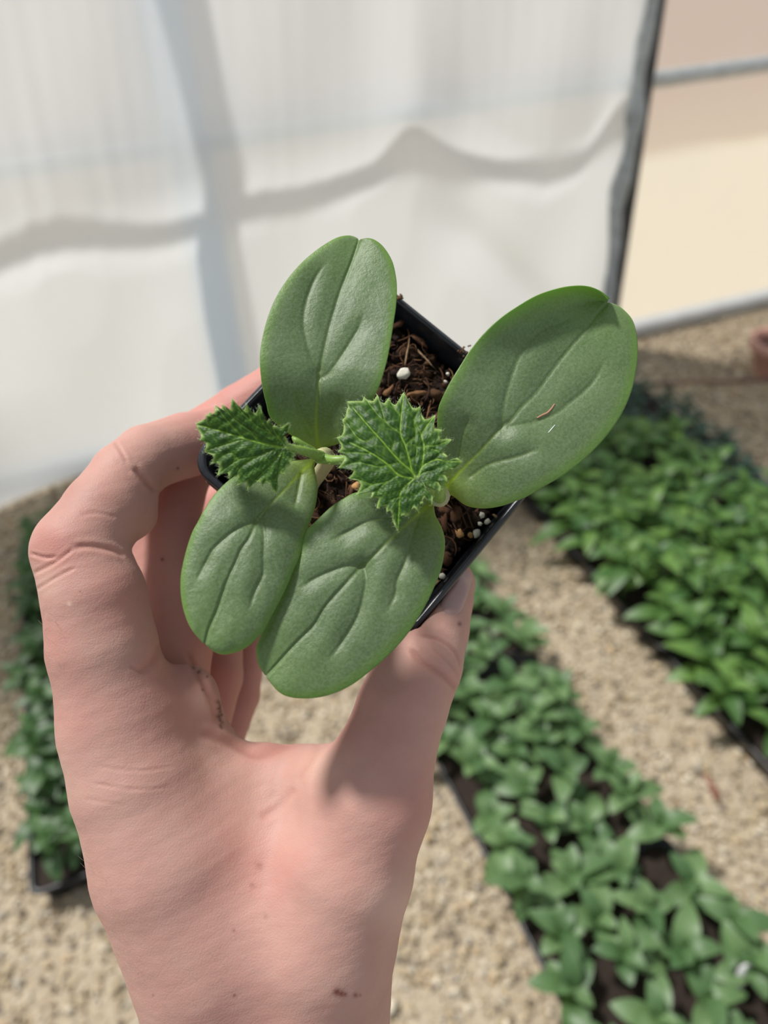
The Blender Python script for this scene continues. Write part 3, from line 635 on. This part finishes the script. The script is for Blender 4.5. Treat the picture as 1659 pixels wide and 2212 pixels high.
mA = [[(1285, 1105), (1230, 1020), (1090, 930), (960, 860), (850, 775), (730, 660), (600, 490)], [(1060, 1060), (940, 1030), (850, 920), (750, 840), (600, 720), (480, 560)], [(750, 990), (560, 790), (390, 570)], [(1100, 930), (960, 740), (955, 575)], [(850, 775), (800, 640), (785, 560)], [(1130, 1140), (920, 1220), (690, 1265), (420, 1450)], [(1240, 1150), (1130, 1300), (980, 1450), (800, 1640)], [(920, 1220), (700, 1380), (650, 1590)], [(740, 1000), (560, 1060), (380, 1110), (250, 1155)], [(690, 1265), (560, 1180), (340, 1310)], [(1260, 1160), (1200, 1400), (1165, 1700)], [(1230, 1020), (1140, 900), (1090, 750)]]
mid_a, mid_b = np.array(cr(OFA, SCA, [(150, 815), (1290, 1110)])); _ax = (mid_b-mid_a)/np.linalg.norm(mid_b-mid_a); _nx = np.array((-_ax[1], _ax[0]))
def HA(u, v):
    q = np.stack([u, v], -1)-mid_b; al = -(q@_ax); cr_ = q@_nx
    return 34.+.012*al-.00010*al**2+np.where(cr_ < 0, .050*np.abs(cr_), -.012*np.abs(cr_)-.00010*cr_**2)
lA, rimA = true_leaf(seedA, OA, OFA, SCA, (1180, 1085), olA, vA, mA, HA)
OFB, SCB = (720, 840), 5.72
olB = [(165, 152), (360, 150), (380, 92), (420, 140), (490, 150), (510, 130), (545, 70), (590, 160), (630, 180), (685, 106), (720, 180), (770, 203), (870, 36), (920, 130), (975, 230), (1020, 245), (1077, 212), (1090, 320), (1130, 378), (1180, 370), (1263, 318), (1245, 420), (1250, 490), (1348, 503), (1305, 580), (1320, 632), (1400, 615), (1468, 625), (1400, 690), (1345, 720), (1350, 780), (1412, 830), (1380, 860), (1420, 885), (1530, 850), (1602, 902), (1540, 965), (1460, 950), (1482, 992), (1390, 1000), (1370, 1060), (1400, 1090), (1412, 1152), (1320, 1110), (1300, 1160), (1332, 1212), (1320, 1270), (1250, 1250), (1180, 1200), (1120, 1160),
       (1150, 1240), (1230, 1330), (1222, 1440), (1180, 1385), (1140, 1330), (1100, 1370), (1112, 1412), (1060, 1420), (1072, 1462), (1050, 1522), (1000, 1460), (960, 1500), (932, 1572), (880, 1555), (820, 1580), (830, 1640), (800, 1764), (760, 1690), (730, 1620), (730, 1540), (700, 1500), (658, 1522), (650, 1440), (600, 1450), (560, 1480), (533, 1477), (550, 1400), (560, 1350), (510, 1335), (458, 1352), (480, 1290), (455, 1265), (400, 1280), (278, 1312), (320, 1240), (340, 1190), (310, 1130), (186, 1106), (230, 1060), (255, 1010), (200, 990), (56, 977), (110, 920), (140, 860), (110, 800), (50, 776), (95, 740), (100, 700), (75, 650), (36, 602), (100, 580), (125, 530), (130, 450), (107, 380), (150, 350), (165, 260), (185, 220)]
vB = [[(1020, 1100), (950, 1000), (820, 890), (710, 770), (600, 640), (480, 510), (350, 360), (230, 220)], [(1000, 1070), (960, 980), (940, 880), (890, 700), (830, 550), (840, 330), (870, 60)], [(1040, 1090), (1095, 950), (1120, 720), (1090, 570), (1140, 480), (1250, 335)], [(1000, 1110), (900, 1085), (800, 1060), (680, 940), (480, 800), (200, 660)], [(980, 1120), (870, 1220), (820, 1340), (800, 1740)], [(1060, 1080), (1100, 960), (1260, 875), (1420, 895), (1580, 900)]]
mB = [[(830, 550), (660, 420), (600, 260), (545, 90)], [(680, 940), (830, 910)], [(680, 940), (540, 960), (300, 910), (75, 970)], [(1120, 710), (1300, 690), (1460, 627)], [(890, 700), (1020, 560), (1000, 400), (1070, 225)], [(810, 1060), (660, 1150), (480, 1190), (295, 1300)], [(1060, 1080), (1130, 1030), (1240, 1010)], [(840, 340), (770, 260), (690, 120)], [(660, 420), (540, 310), (390, 110)], [(540, 575), (350, 640), (130, 380)], [(720, 770), (760, 640)], [(480, 800), (260, 790), (60, 777)], [(660, 1150), (560, 1250), (540, 1470)], [(480, 1190), (330, 1130), (195, 1106)], [(1090, 570), (990, 380)], [(950, 870), (1020, 830), (1020, 700), (900, 700)], [(820, 890), (830, 790)], [(840, 1330), (690, 1380)], [(1260, 875), (1300, 780), (1130, 720)]]
def HB(u, v):
    hx, hy = OFB[0]+1020/SCB, OFB[1]+1100/SCB; dx, dy = u-hx, v-hy
    al = -(dx*.66+dy*.75)*-1; al = -(dx*-.66*-1+dy*.75); side = dx*.75-dy*.66; r = np.hypot(dx, dy)
    return 34.+.012*r-.00012*r*r-.006*np.abs(side)+.010*side*0+.02*np.maximum(dx, 0)
lB, rimB = true_leaf(seedB, OB, OFB, SCB, (1010, 1095), olB, vB, mB, HB)

def stem_part(parent, org, name, pts, rad, mat, n=6):
    p = catmull([onHW(np.array(u), np.array(v), H) for u, v, H in pts], n); r = np.interp(np.linspace(0, 1, len(p)), np.linspace(0, 1, len(rad)), rad)*1e-3
    return mesh_obj(name, *tube(p, r, 14), mat, parent, org), p, r
stem_part(seedA, OA, 'hypocotyl', [(668, 1056, -9.5), (676, 1042, 0), (694, 1018, 9), (708, 994, 16), (703, 983, 21), (691, 986, 24.5)], [2.0, 1.8, 1.7, 1.7, 1.7, 1.6], MAT['pale_stem'])
stem_part(seedB, OB, 'hypocotyl', [(968, 1050, -9.5), (966, 1052, 2), (960, 1060, 12), (953, 1068, 20), (949, 1073, 25)], [2.0, 1.9, 1.8, 1.9, 2.2], MAT['pale_stem'])
_, pA, rA = stem_part(seedA, OA, 'petiole', [(692, 986, 24.5), (672, 979, 29), (648, 972, 32), (625, 967, 33.4), (614, 966, 33.7)], [1.3, 1.0, .85, .75, .5], MAT['stem'])
_, pA2, rA2 = stem_part(seedA, OA, 'side_shoot', [(688, 988, 24), (706, 992, 25), (726, 994, 26.5), (748, 992, 27), (768, 985, 27)], [1.3, 1.05, 1.0, .95, .8], MAT['stem'])
_, pB, rB = stem_part(seedB, OB, 'petiole', [(949, 1073, 24.5), (940, 1062, 29), (926, 1048, 32.5), (912, 1038, 33.4), (901, 1033, 33.6)], [1.5, 1.3, 1.0, .75, .45], MAT['stem'])
stem_part(seedA, OA, 'leaf_bud', [(684, 984, 23.5), (670, 973, 26.5), (654, 963, 28.5), (640, 952, 29.5), (632, 944, 29)], [1.0, 1.0, .9, .7, .25], MAT['stem'])
stem_part(seedB, OB, 'leaf_bud', [(949, 1074, 26), (946, 1062, 29.5), (950, 1048, 31.5), (956, 1036, 31.8)], [1.2, 1.6, 1.3, .3], MAT['stem'])
def hair_on(parent, org, lines, rim, leaf, seed, nline):
    g = np.random.default_rng(seed); ro, di = [], []; c = rim.mean(0); up = R@PN
    for i in range(0, len(rim), 2):
        for k in range(2): ro.append(rim[i]-.0001*up+g.normal(0, .00015, 3)); di.append((rim[i]-c)/np.linalg.norm(rim[i]-c)+g.normal(0, .6, 3)+.3*up)
    hairs(leaf, org, np.array(ro), np.array(di), .0008, .000022, seed+20); ro, di = [], []
    for p, r in lines:
        for k in range(nline):
            i = int(g.integers(len(p))); d = g.normal(size=3); d /= np.linalg.norm(d); ro.append(p[i]+d*r[i]*.85+g.normal(0, .0002, 3)); di.append(d)
    hairs(parent, org, np.array(ro), np.array(di), .0008, .000022, seed)
hair_on(seedA, OA, [(pA, rA), (pA2, rA2)], rimA, lA, 3, 420)
hair_on(seedB, OB, [(pB, rB), (pB, rB)], rimB, lB, 4, 420)
# debris on the right cotyledon
def scrap(px, H, rad, mat, label):
    p = catmull([onHW(np.array(u), np.array(v), H) for u, v in px], 6); r = rad*1e-3*(.6+.4*np.sin(np.linspace(.3, 2.9, len(p))))
    return tag(mesh_obj('plant_fibre', *tube(p, r, 8), mat, origin=p[0]), label, 'fibre')
scrap([(1160, 903), (1171, 897), (1182, 892), (1191, 883), (1198, 873)], 30.35, .22, plain('tan_fibre', (.42, .22, .13), .7), 'short brown coir fibre lying on the right-hand seed leaf')
scrap([(1183, 936), (1191, 927), (1199, 918)], 30.82, .09, plain('white_fibre', (.85, .9, .85), .5), 'tiny white fibre lying on the right-hand seed leaf below the brown one')

# ================================================================== THE HAND
HAND_K = dict(palm=7., finger=3.0, blend=4.5)
def C(u, v, d, r): return (*(camP(np.array(float(u)), np.array(float(v)), np.array(d))*1e3), float(r))
PALM = [
    # index metacarpal side, down to the wrist
    [C(262, 1575, .179, 12.5), C(300, 1690, .178, 14.5), C(372, 1860, .178, 17.5), C(470, 2050, .180, 19.5), C(530, 2260, .184, 20.0), C(560, 2700, .200, 25), C(590, 3050, .215, 29)],
    # thumb metacarpal side
    [C(806, 1735, .174, 11.8), C(748, 1880, .174, 14.5), C(690, 2030, .176, 17.0), C(650, 2230, .182, 20.0), C(650, 2700, .200, 25)],
    # web between thumb and index finger
    [C(400, 1695, .186, 10.5), C(560, 1700, .190, 9.8), C(660, 1705, .188, 9.8), C(740, 1705, .180, 9.8)],
    [C(320, 1530, .184, 9.), C(398, 1512, .188, 7.6), C(432, 1585, .189, 6.5)],
    [C(430, 1830, .184, 15.0), C(600, 1860, .184, 14.5)], [C(520, 1990, .182, 18.0), C(620, 2010, .182, 17.0)],
    # the rest of the palm behind
    [C(330, 1620, .200, 12.0), C(420, 1900, .200, 16), C(520, 2200, .206, 20)],
    [C(372, 1630, .219, 11.5), C(455, 1900, .216, 15), C(540, 2200, .212, 20), C(580, 2700, .222, 27)],
    [C(425, 1640, .237, 10.5), C(500, 1900, .232, 14), C(560, 2150, .218, 18)],
]
FINGERS = [
    [C(262, 1575, .179, 12.5), C(222, 1400, .178, 12.3), C(205, 1290, .178, 11.5), C(172, 1188, .180, 10.7), C(224, 1105, .185, 9.6), C(270, 1030, .191, 8.5), C(320, 988, .198, 8.4), C(400, 962, .207, 8.6), C(462, 940, .212, 7.6)],
    [C(224, 1120, .185, 8.5), C(282, 1108, .189, 6.3), C(288, 1085, .190, 5.6)],
    [C(345, 1600, .201, 11.5), C(372, 1400, .206, 10.6), C(370, 1250, .210, 10.2), C(352, 1120, .214, 10.0), C(385, 1020, .219, 9.2), C(440, 950, .222, 8.8), C(520, 893, .222, 8.2), C(590, 845, .221, 7.6)],
    [C(400, 1610, .220, 11), C(450, 1460, .226, 10.0), C(455, 1300, .238, 9.6), C(438, 1140, .246, 9.8), C(520, 1070, .260, 9.0), C(680, 1060, .264, 8.0)],
    [C(450, 1620, .238, 9.6), C(500, 1500, .246, 8.8), C(520, 1400, .254, 8.4), C(560, 1320, .262, 7.8), C(660, 1260, .264, 7.2)],
    [C(806, 1735, .174, 11.8), C(838, 1620, .176, 10.9), C(868, 1530, .179, 10.5), C(905, 1432, .184, 10.4), C(928, 1362, .190, 9.6), C(950, 1292, .196, 8.6), C(968, 1262, .199, 7.0)],
]
def cone(p, a, b):
    A, B = np.array(a[:3]), np.array(b[:3]); ba = B-A; t = np.clip(((p-A)@ba)/(ba@ba), 0, 1)
    t2 = t*t*(3-2*t)*.5+t*.5
    return np.linalg.norm(p-A-t[:, None]*ba, axis=1)-(a[3]+(b[3]-a[3])*t2)
def smin(a, b, k):
    h = np.clip(.5+.5*(b-a)/k, 0, 1); return b+(a-b)*h-k*h*(1-h)
def chain_d(p, ch, k):
    d = None
    for i in range(len(ch)-1):
        e = cone(p, ch[i], ch[i+1]); d = e if d is None else smin(d, e, k)
    return d
def hand_sdf(p):
    out = np.empty(len(p))
    for s in range(0, len(p), 200000):
        q = p[s:s+200000]; pm = None
        for ch in PALM:
            e = chain_d(q, ch, 1.0) if len(ch) > 1 else None; pm = e if pm is None else smin(pm, e, HAND_K['palm'])
        d = None
        for i, ch in enumerate(FINGERS):
            e = smin(chain_d(q, ch, .8), pm, 6. if i in (0, 1, 5) else HAND_K['blend']); d = e if d is None else smin(d, e, 2.5 if i == 1 else .7)
        pd = pot_sdf(q); out[s:s+200000] = -smin(-d, pd-.15, .9)
    return out
def grad(p, h=.25):
    g_ = np.stack([hand_sdf(p+np.eye(3)[k]*h)-hand_sdf(p-np.eye(3)[k]*h) for k in range(3)], 1); return g_/(np.linalg.norm(g_, axis=1)[:, None]+1e-9)
def surface_nets(lo, hi, h):
    ax = [np.arange(lo[k], hi[k]+h, h) for k in range(3)]; G = np.meshgrid(*ax, indexing='ij'); sh = G[0].shape
    phi = hand_sdf(np.stack([x.ravel() for x in G], 1)).reshape(sh)
    neg = phi < 0; c = neg[:-1, :-1, :-1].astype(np.int8)
    cnt = sum(neg[i:sh[0]-1+i, j:sh[1]-1+j, k:sh[2]-1+k].astype(np.int8) for i in (0, 1) for j in (0, 1) for k in (0, 1))
    act = (cnt > 0) & (cnt < 8); idx = np.full(act.shape, -1); cells = np.argwhere(act); idx[act] = np.arange(len(cells))
    acc = np.zeros((len(cells), 3)); num = np.zeros(len(cells)); corners = [(i, j, k) for i in (0, 1) for j in (0, 1) for k in (0, 1)]
    for a in corners:
        for b in corners:
            if sum(abs(x-y) for x, y in zip(a, b)) == 1 and a < b:
                pa = phi[tuple((cells+a).T)]; pb = phi[tuple((cells+b).T)]; m = (pa < 0) != (pb < 0)
                t = np.where(m, pa/(pa-pb+1e-12), 0)[:, None]; acc += m[:, None]*(np.array(a)+t*(np.array(b)-np.array(a))); num += m
    V = (cells+acc/num[:, None])*h+np.array([a[0] for a in ax]); F = []
    for k in range(3):
        e = np.eye(3, dtype=int)[k]; u, v = np.eye(3, dtype=int)[(k+1) % 3], np.eye(3, dtype=int)[(k+2) % 3]
        s0 = neg[tuple(slice(1, n-1) for n in sh)]; s1 = neg[tuple(slice(1+e[i], sh[i]-1+e[i]) for i in range(3))]
        ed = np.argwhere(s0 != s1)+1; ins = neg[tuple(ed.T)]
        ok = (ed < np.array(act.shape)).all(1); ed, ins = ed[ok], ins[ok]
        q = np.stack([idx[tuple((ed-u-v).T)], idx[tuple((ed-v).T)], idx[tuple(ed.T)], idx[tuple((ed-u).T)]], 1)
        q[~ins] = q[~ins][:, ::-1]; F.append(q[(q >= 0).all(1)])
    return V, np.vstack(F)
def subdivide(V, F):
    E = np.sort(np.stack([F, np.roll(F, -1, 1)], -1).reshape(-1, 2), 1); key, inv = np.unique(E[:, 0]*(len(V)+1)+E[:, 1], return_inverse=True)
    ev = np.stack([key//(len(V)+1), key % (len(V)+1)], 1); n = len(V); em = inv.reshape(-1, 4)+n; fc = np.arange(len(F))+n+len(ev)
    V2 = np.vstack([V, V[ev].mean(1), V[F].mean(1)])
    F2 = np.vstack([np.stack([F[:, i], em[:, i], fc, em[:, (i-1) % 4]], 1) for i in range(4)]); return V2, F2
def project(V, n=2):
    for _ in range(n): V = V-hand_sdf(V)[:, None]*grad(V)
    return V
CREASES = [  # polyline in picture coordinates to place the fold, depth mm, half width mm
    ([(272, 1203), (242, 1188), (195, 1180), (157, 1182)], .42, .7), ([(64, 1195), (98, 1204), (125, 1202)], .40, .40), ([(70, 1240), (118, 1215), (160, 1184)], .30, .45), ([(74, 1276), (129, 1243), (165, 1225)], .22, .4),
    ([(175, 1112), (210, 1108), (250, 1118)], .12, .5), ([(289, 1009), (312, 1037), (338, 1066)], .5, .8), ([(246, 951), (262, 975), (275, 1000)], .2, .5), ([(300, 1455), (330, 1425), (345, 1385)], .35, .9), ([(280, 1438), (305, 1452)], .2, .5),
    ([(885, 1400), (915, 1434), (955, 1458), (994, 1496)], .5, .7), ([(905, 1370), (951, 1383), (984, 1410), (996, 1442)], .40, .45), ([(935, 1400), (975, 1440), (992, 1462)], .2, .4),
    ([(425, 1577), (498, 1607), (558, 1630), (612, 1612), (660, 1592)], .5, 1.1), ([(640, 1700), (600, 1745), (560, 1770)], .25, 1.0), ([(700, 1590), (670, 1640), (640, 1690)], .25, .9),
    ([(205, 1655), (300, 1665), (380, 1655)], .10, .4), ([(190, 1690), (290, 1705), (370, 1700)], .10, .4), ([(180, 1725), (270, 1740)], .08, .4), ([(470, 1560), (452, 1500), (425, 1450), (400, 1405)], .4, .8)]
REDS = [(120, 1185, 55, .5), (110, 1380, 60, .35), (200, 1480, 90, .22), (560, 1620, 90, .12), (590, 1890, 130, .30), (880, 1740, 90, .30), (930, 1460, 60, .25), (640, 2010, 120, .25), (160, 1560, 60, .25), (270, 1330, 70, .3), (730, 1950, 160, .2), (400, 1420, 120, .25), (500, 1450, 80, .35)]
DIRT = [(351, 1208, 3.2, .9), (384, 1012, 3, .7), (993, 1348, 5, .7), (430, 1450, 3.5, .8), (447, 1462, 3, .7), (438, 1490, 3, .7), (418, 1440, 4, .7), (330, 2150, 2.5, .5), (505, 2150, 2.5, .5), (478, 1572, 3, .7), (173, 1278, 2, .6)]
_g = np.random.default_rng(8)
DIRT += [(473+.08*(k*2.4)+_g.normal(0, 1.6), 1516+k*2.4, _g.uniform(2., 4.6), _g.uniform(.6, .95)) for k in range(23)]
SCABS = [(728, 2143, 9, .95), (738, 2147, 8, .95), (745, 2148, 6, .8), (768, 2150, 5, .8), (778, 2150, 3, .5), (545, 1912, 6, .35), (560, 1870, 9, .35), (505, 2010, 4, .5), (575, 1980, 5, .35), (507, 2150, 4, .5)]
PALES = [(440, 1520, 26, .30), (150, 1304, 4, .9), (460, 1640, 60, .25), (700, 1660, 50, .3), (850, 1960, 60, .35), (100, 1250, 40, .25)]
def make_hand():
    lo = np.array((-86., -262., -282.)); hi = np.array((28., 46., -148.))
    V, F = surface_nets(lo, hi, 1.6); V = project(V, 2)
    V, F = subdivide(V, F); V = project(V, 1)
    N = grad(V); view = -V/np.linalg.norm(V, axis=1)[:, None]; fr = (N*view).sum(1)
    V, F = subdivide(V, F); N = grad(V)
    V = V-hand_sdf(V)[:, None]*N
    view = -V/np.linalg.norm(V, axis=1)[:, None]; fr = sstep((N*view).sum(1), -.05, .2)
    u = CX+FPX*V[:, 0]/-V[:, 2]; v = CY-FPX*V[:, 1]/-V[:, 2]; q = np.c_[u, v]; mmpx = -V[:, 2]/FPX
    cre = np.zeros(len(V)); dis = np.zeros(len(V)); near = fr*(1-sstep(-V[:, 2], 215, 225))
    for pl, dp, wd in CREASES:
        dd, al = polydist(q, resample(catmull(pl, 6), 20)); dd = dd*mmpx; f = np.exp(-(dd/wd)**2)*sstep(np.minimum(al, 1-al), -.02, .12)*near
        dis -= dp*f-.35*dp*np.exp(-((dd-1.6*wd)/wd)**2)*near*sstep(np.minimum(al, 1-al), 0, .12); cre = np.maximum(cre, f*min(1, dp*1.1))
    dis += .05*wob(V, 2, .10, 9)+.03*wob(V, 3, .45, 9)
    # tendon ridge towards the thumb
    dd, al = polydist(q, [(560, 2000), (680, 1830), (790, 1690)]); dis += .5*np.exp(-(dd*mmpx/4.5)**2)*near
    V = V+N*dis[:, None]
    def blobs(lst, sq=1.):
        o_ = np.zeros(len(V))
        for a, b, r, s in lst: o_ = np.maximum(o_, s*np.exp(-(((u-a)**2+(v-b)**2)/(r*r))))*1.
        return o_*near
    red = blobs(REDS); red = np.clip(red+.10*wob(V, 6, .09), 0, 1)
    deep_shade_red = sstep(-V[:, 2], 192, 212)*.65; red = np.clip(red+deep_shade_red, 0, 1)  # deeper skin painted redder, for the red shade and scattered glow between fingers
    hb = P(590, 3050, .215)
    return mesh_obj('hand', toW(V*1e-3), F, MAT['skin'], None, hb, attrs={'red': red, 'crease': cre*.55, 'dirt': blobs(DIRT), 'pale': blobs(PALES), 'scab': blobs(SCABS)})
hand = make_hand()
tag(hand, 'bare left hand with pale pink skin gripping the black square pot from below', 'hand')
def march(u, v):
    r = camP(u, v, np.ones_like(u)); r = r/np.linalg.norm(r, axis=1)[:, None]; t = np.full(len(u), 150.)
    for _ in range(60): t = t+np.clip(hand_sdf(r*t[:, None]), -5, 5)*.8
    return r*t[:, None]
def make_arm_hairs():                            # the few fine hairs along the back of the finger and wrist
    g = np.random.default_rng(12); v = np.r_[g.uniform(1330, 1450, 16), g.uniform(1850, 2120, 26), g.uniform(1900, 2200, 12)]; u0 = np.interp(v, [1330, 1450, 1560, 1750, 1850, 2000, 2200], [90, 112, 140, 152, 180, 235, 300])
    u = u0+np.r_[g.uniform(4, 40, 42), g.uniform(30, 250, 12)]; p = march(u, v); ok = np.abs(hand_sdf(p)) < .3; p = p[ok]; n = grad(p)
    parts = []
    for q, m in zip(p, n):
        d = m*.5+np.array((-.35, .75, .1))+g.normal(0, .18, 3); d /= np.linalg.norm(d); L = g.uniform(1.6, 4.2); a = np.cross(d, (0, .2, 1.)); a /= np.linalg.norm(a); b = np.cross(d, a); bend = np.array((0, .35, -.1))*L
        V = [q-m*.1+.022*(math.cos(x)*a+math.sin(x)*b) for x in (0, 2.09, 4.19)]+[q+d*L*.6+.014*(math.cos(x)*a+math.sin(x)*b) for x in (0, 2.09, 4.19)]+[q+d*L+bend*.3]
        parts.append((np.array(V), [[0, 1, 4, 3], [1, 2, 5, 4], [2, 0, 3, 5], [3, 4, 6], [4, 5, 6], [5, 3, 6]]))
    V, F = join(parts); tag(mesh_obj('arm_hairs', toW(V*1e-3), F, plain('fine_hair', (.66, .52, .40), .5), hand, hand.location), kind='stuff')
make_arm_hairs()
def make_nail():
    base, tip = np.array((966., 1330.)), np.array((1004., 1232.)); ax = tip-base; nx_ = np.array((-ax[1], ax[0]))/np.linalg.norm(ax)
    nu, nv = 24, 20; s = np.linspace(0, 1, nu)[:, None]; t = np.linspace(-1, 1, nv)[None]
    hw = 27*(1-.25*np.abs(2*s-1)**6)
    uv = base+ax*(s+.10*(t*t-0)*(1-s)-.10*t*t*s)[..., None]+nx_*(hw*t)[..., None]; q = uv.reshape(-1, 2)
    p = march(q[:, 0], q[:, 1]); ok = np.abs(hand_sdf(p)) < .4
    n = grad(p); e = (1-np.abs(np.broadcast_to(t, (nu, nv)))**6)*sstep(np.broadcast_to(s, (nu, nv)), 0, .12); p = p+n*(.42*e.ravel()-.12)[:, None]
    F = grid_faces(nu, nv); F = F[ok[F].all(1)]
    pal = np.clip(1-np.broadcast_to(s, (nu, nv)).ravel()*3.2, 0, 1)
    ob = mesh_obj('thumb_nail', toW(p*1e-3), F, MAT['nail'], hand, hand.location); tag(ob, 'smooth mauve thumb nail'); return ob
make_nail()
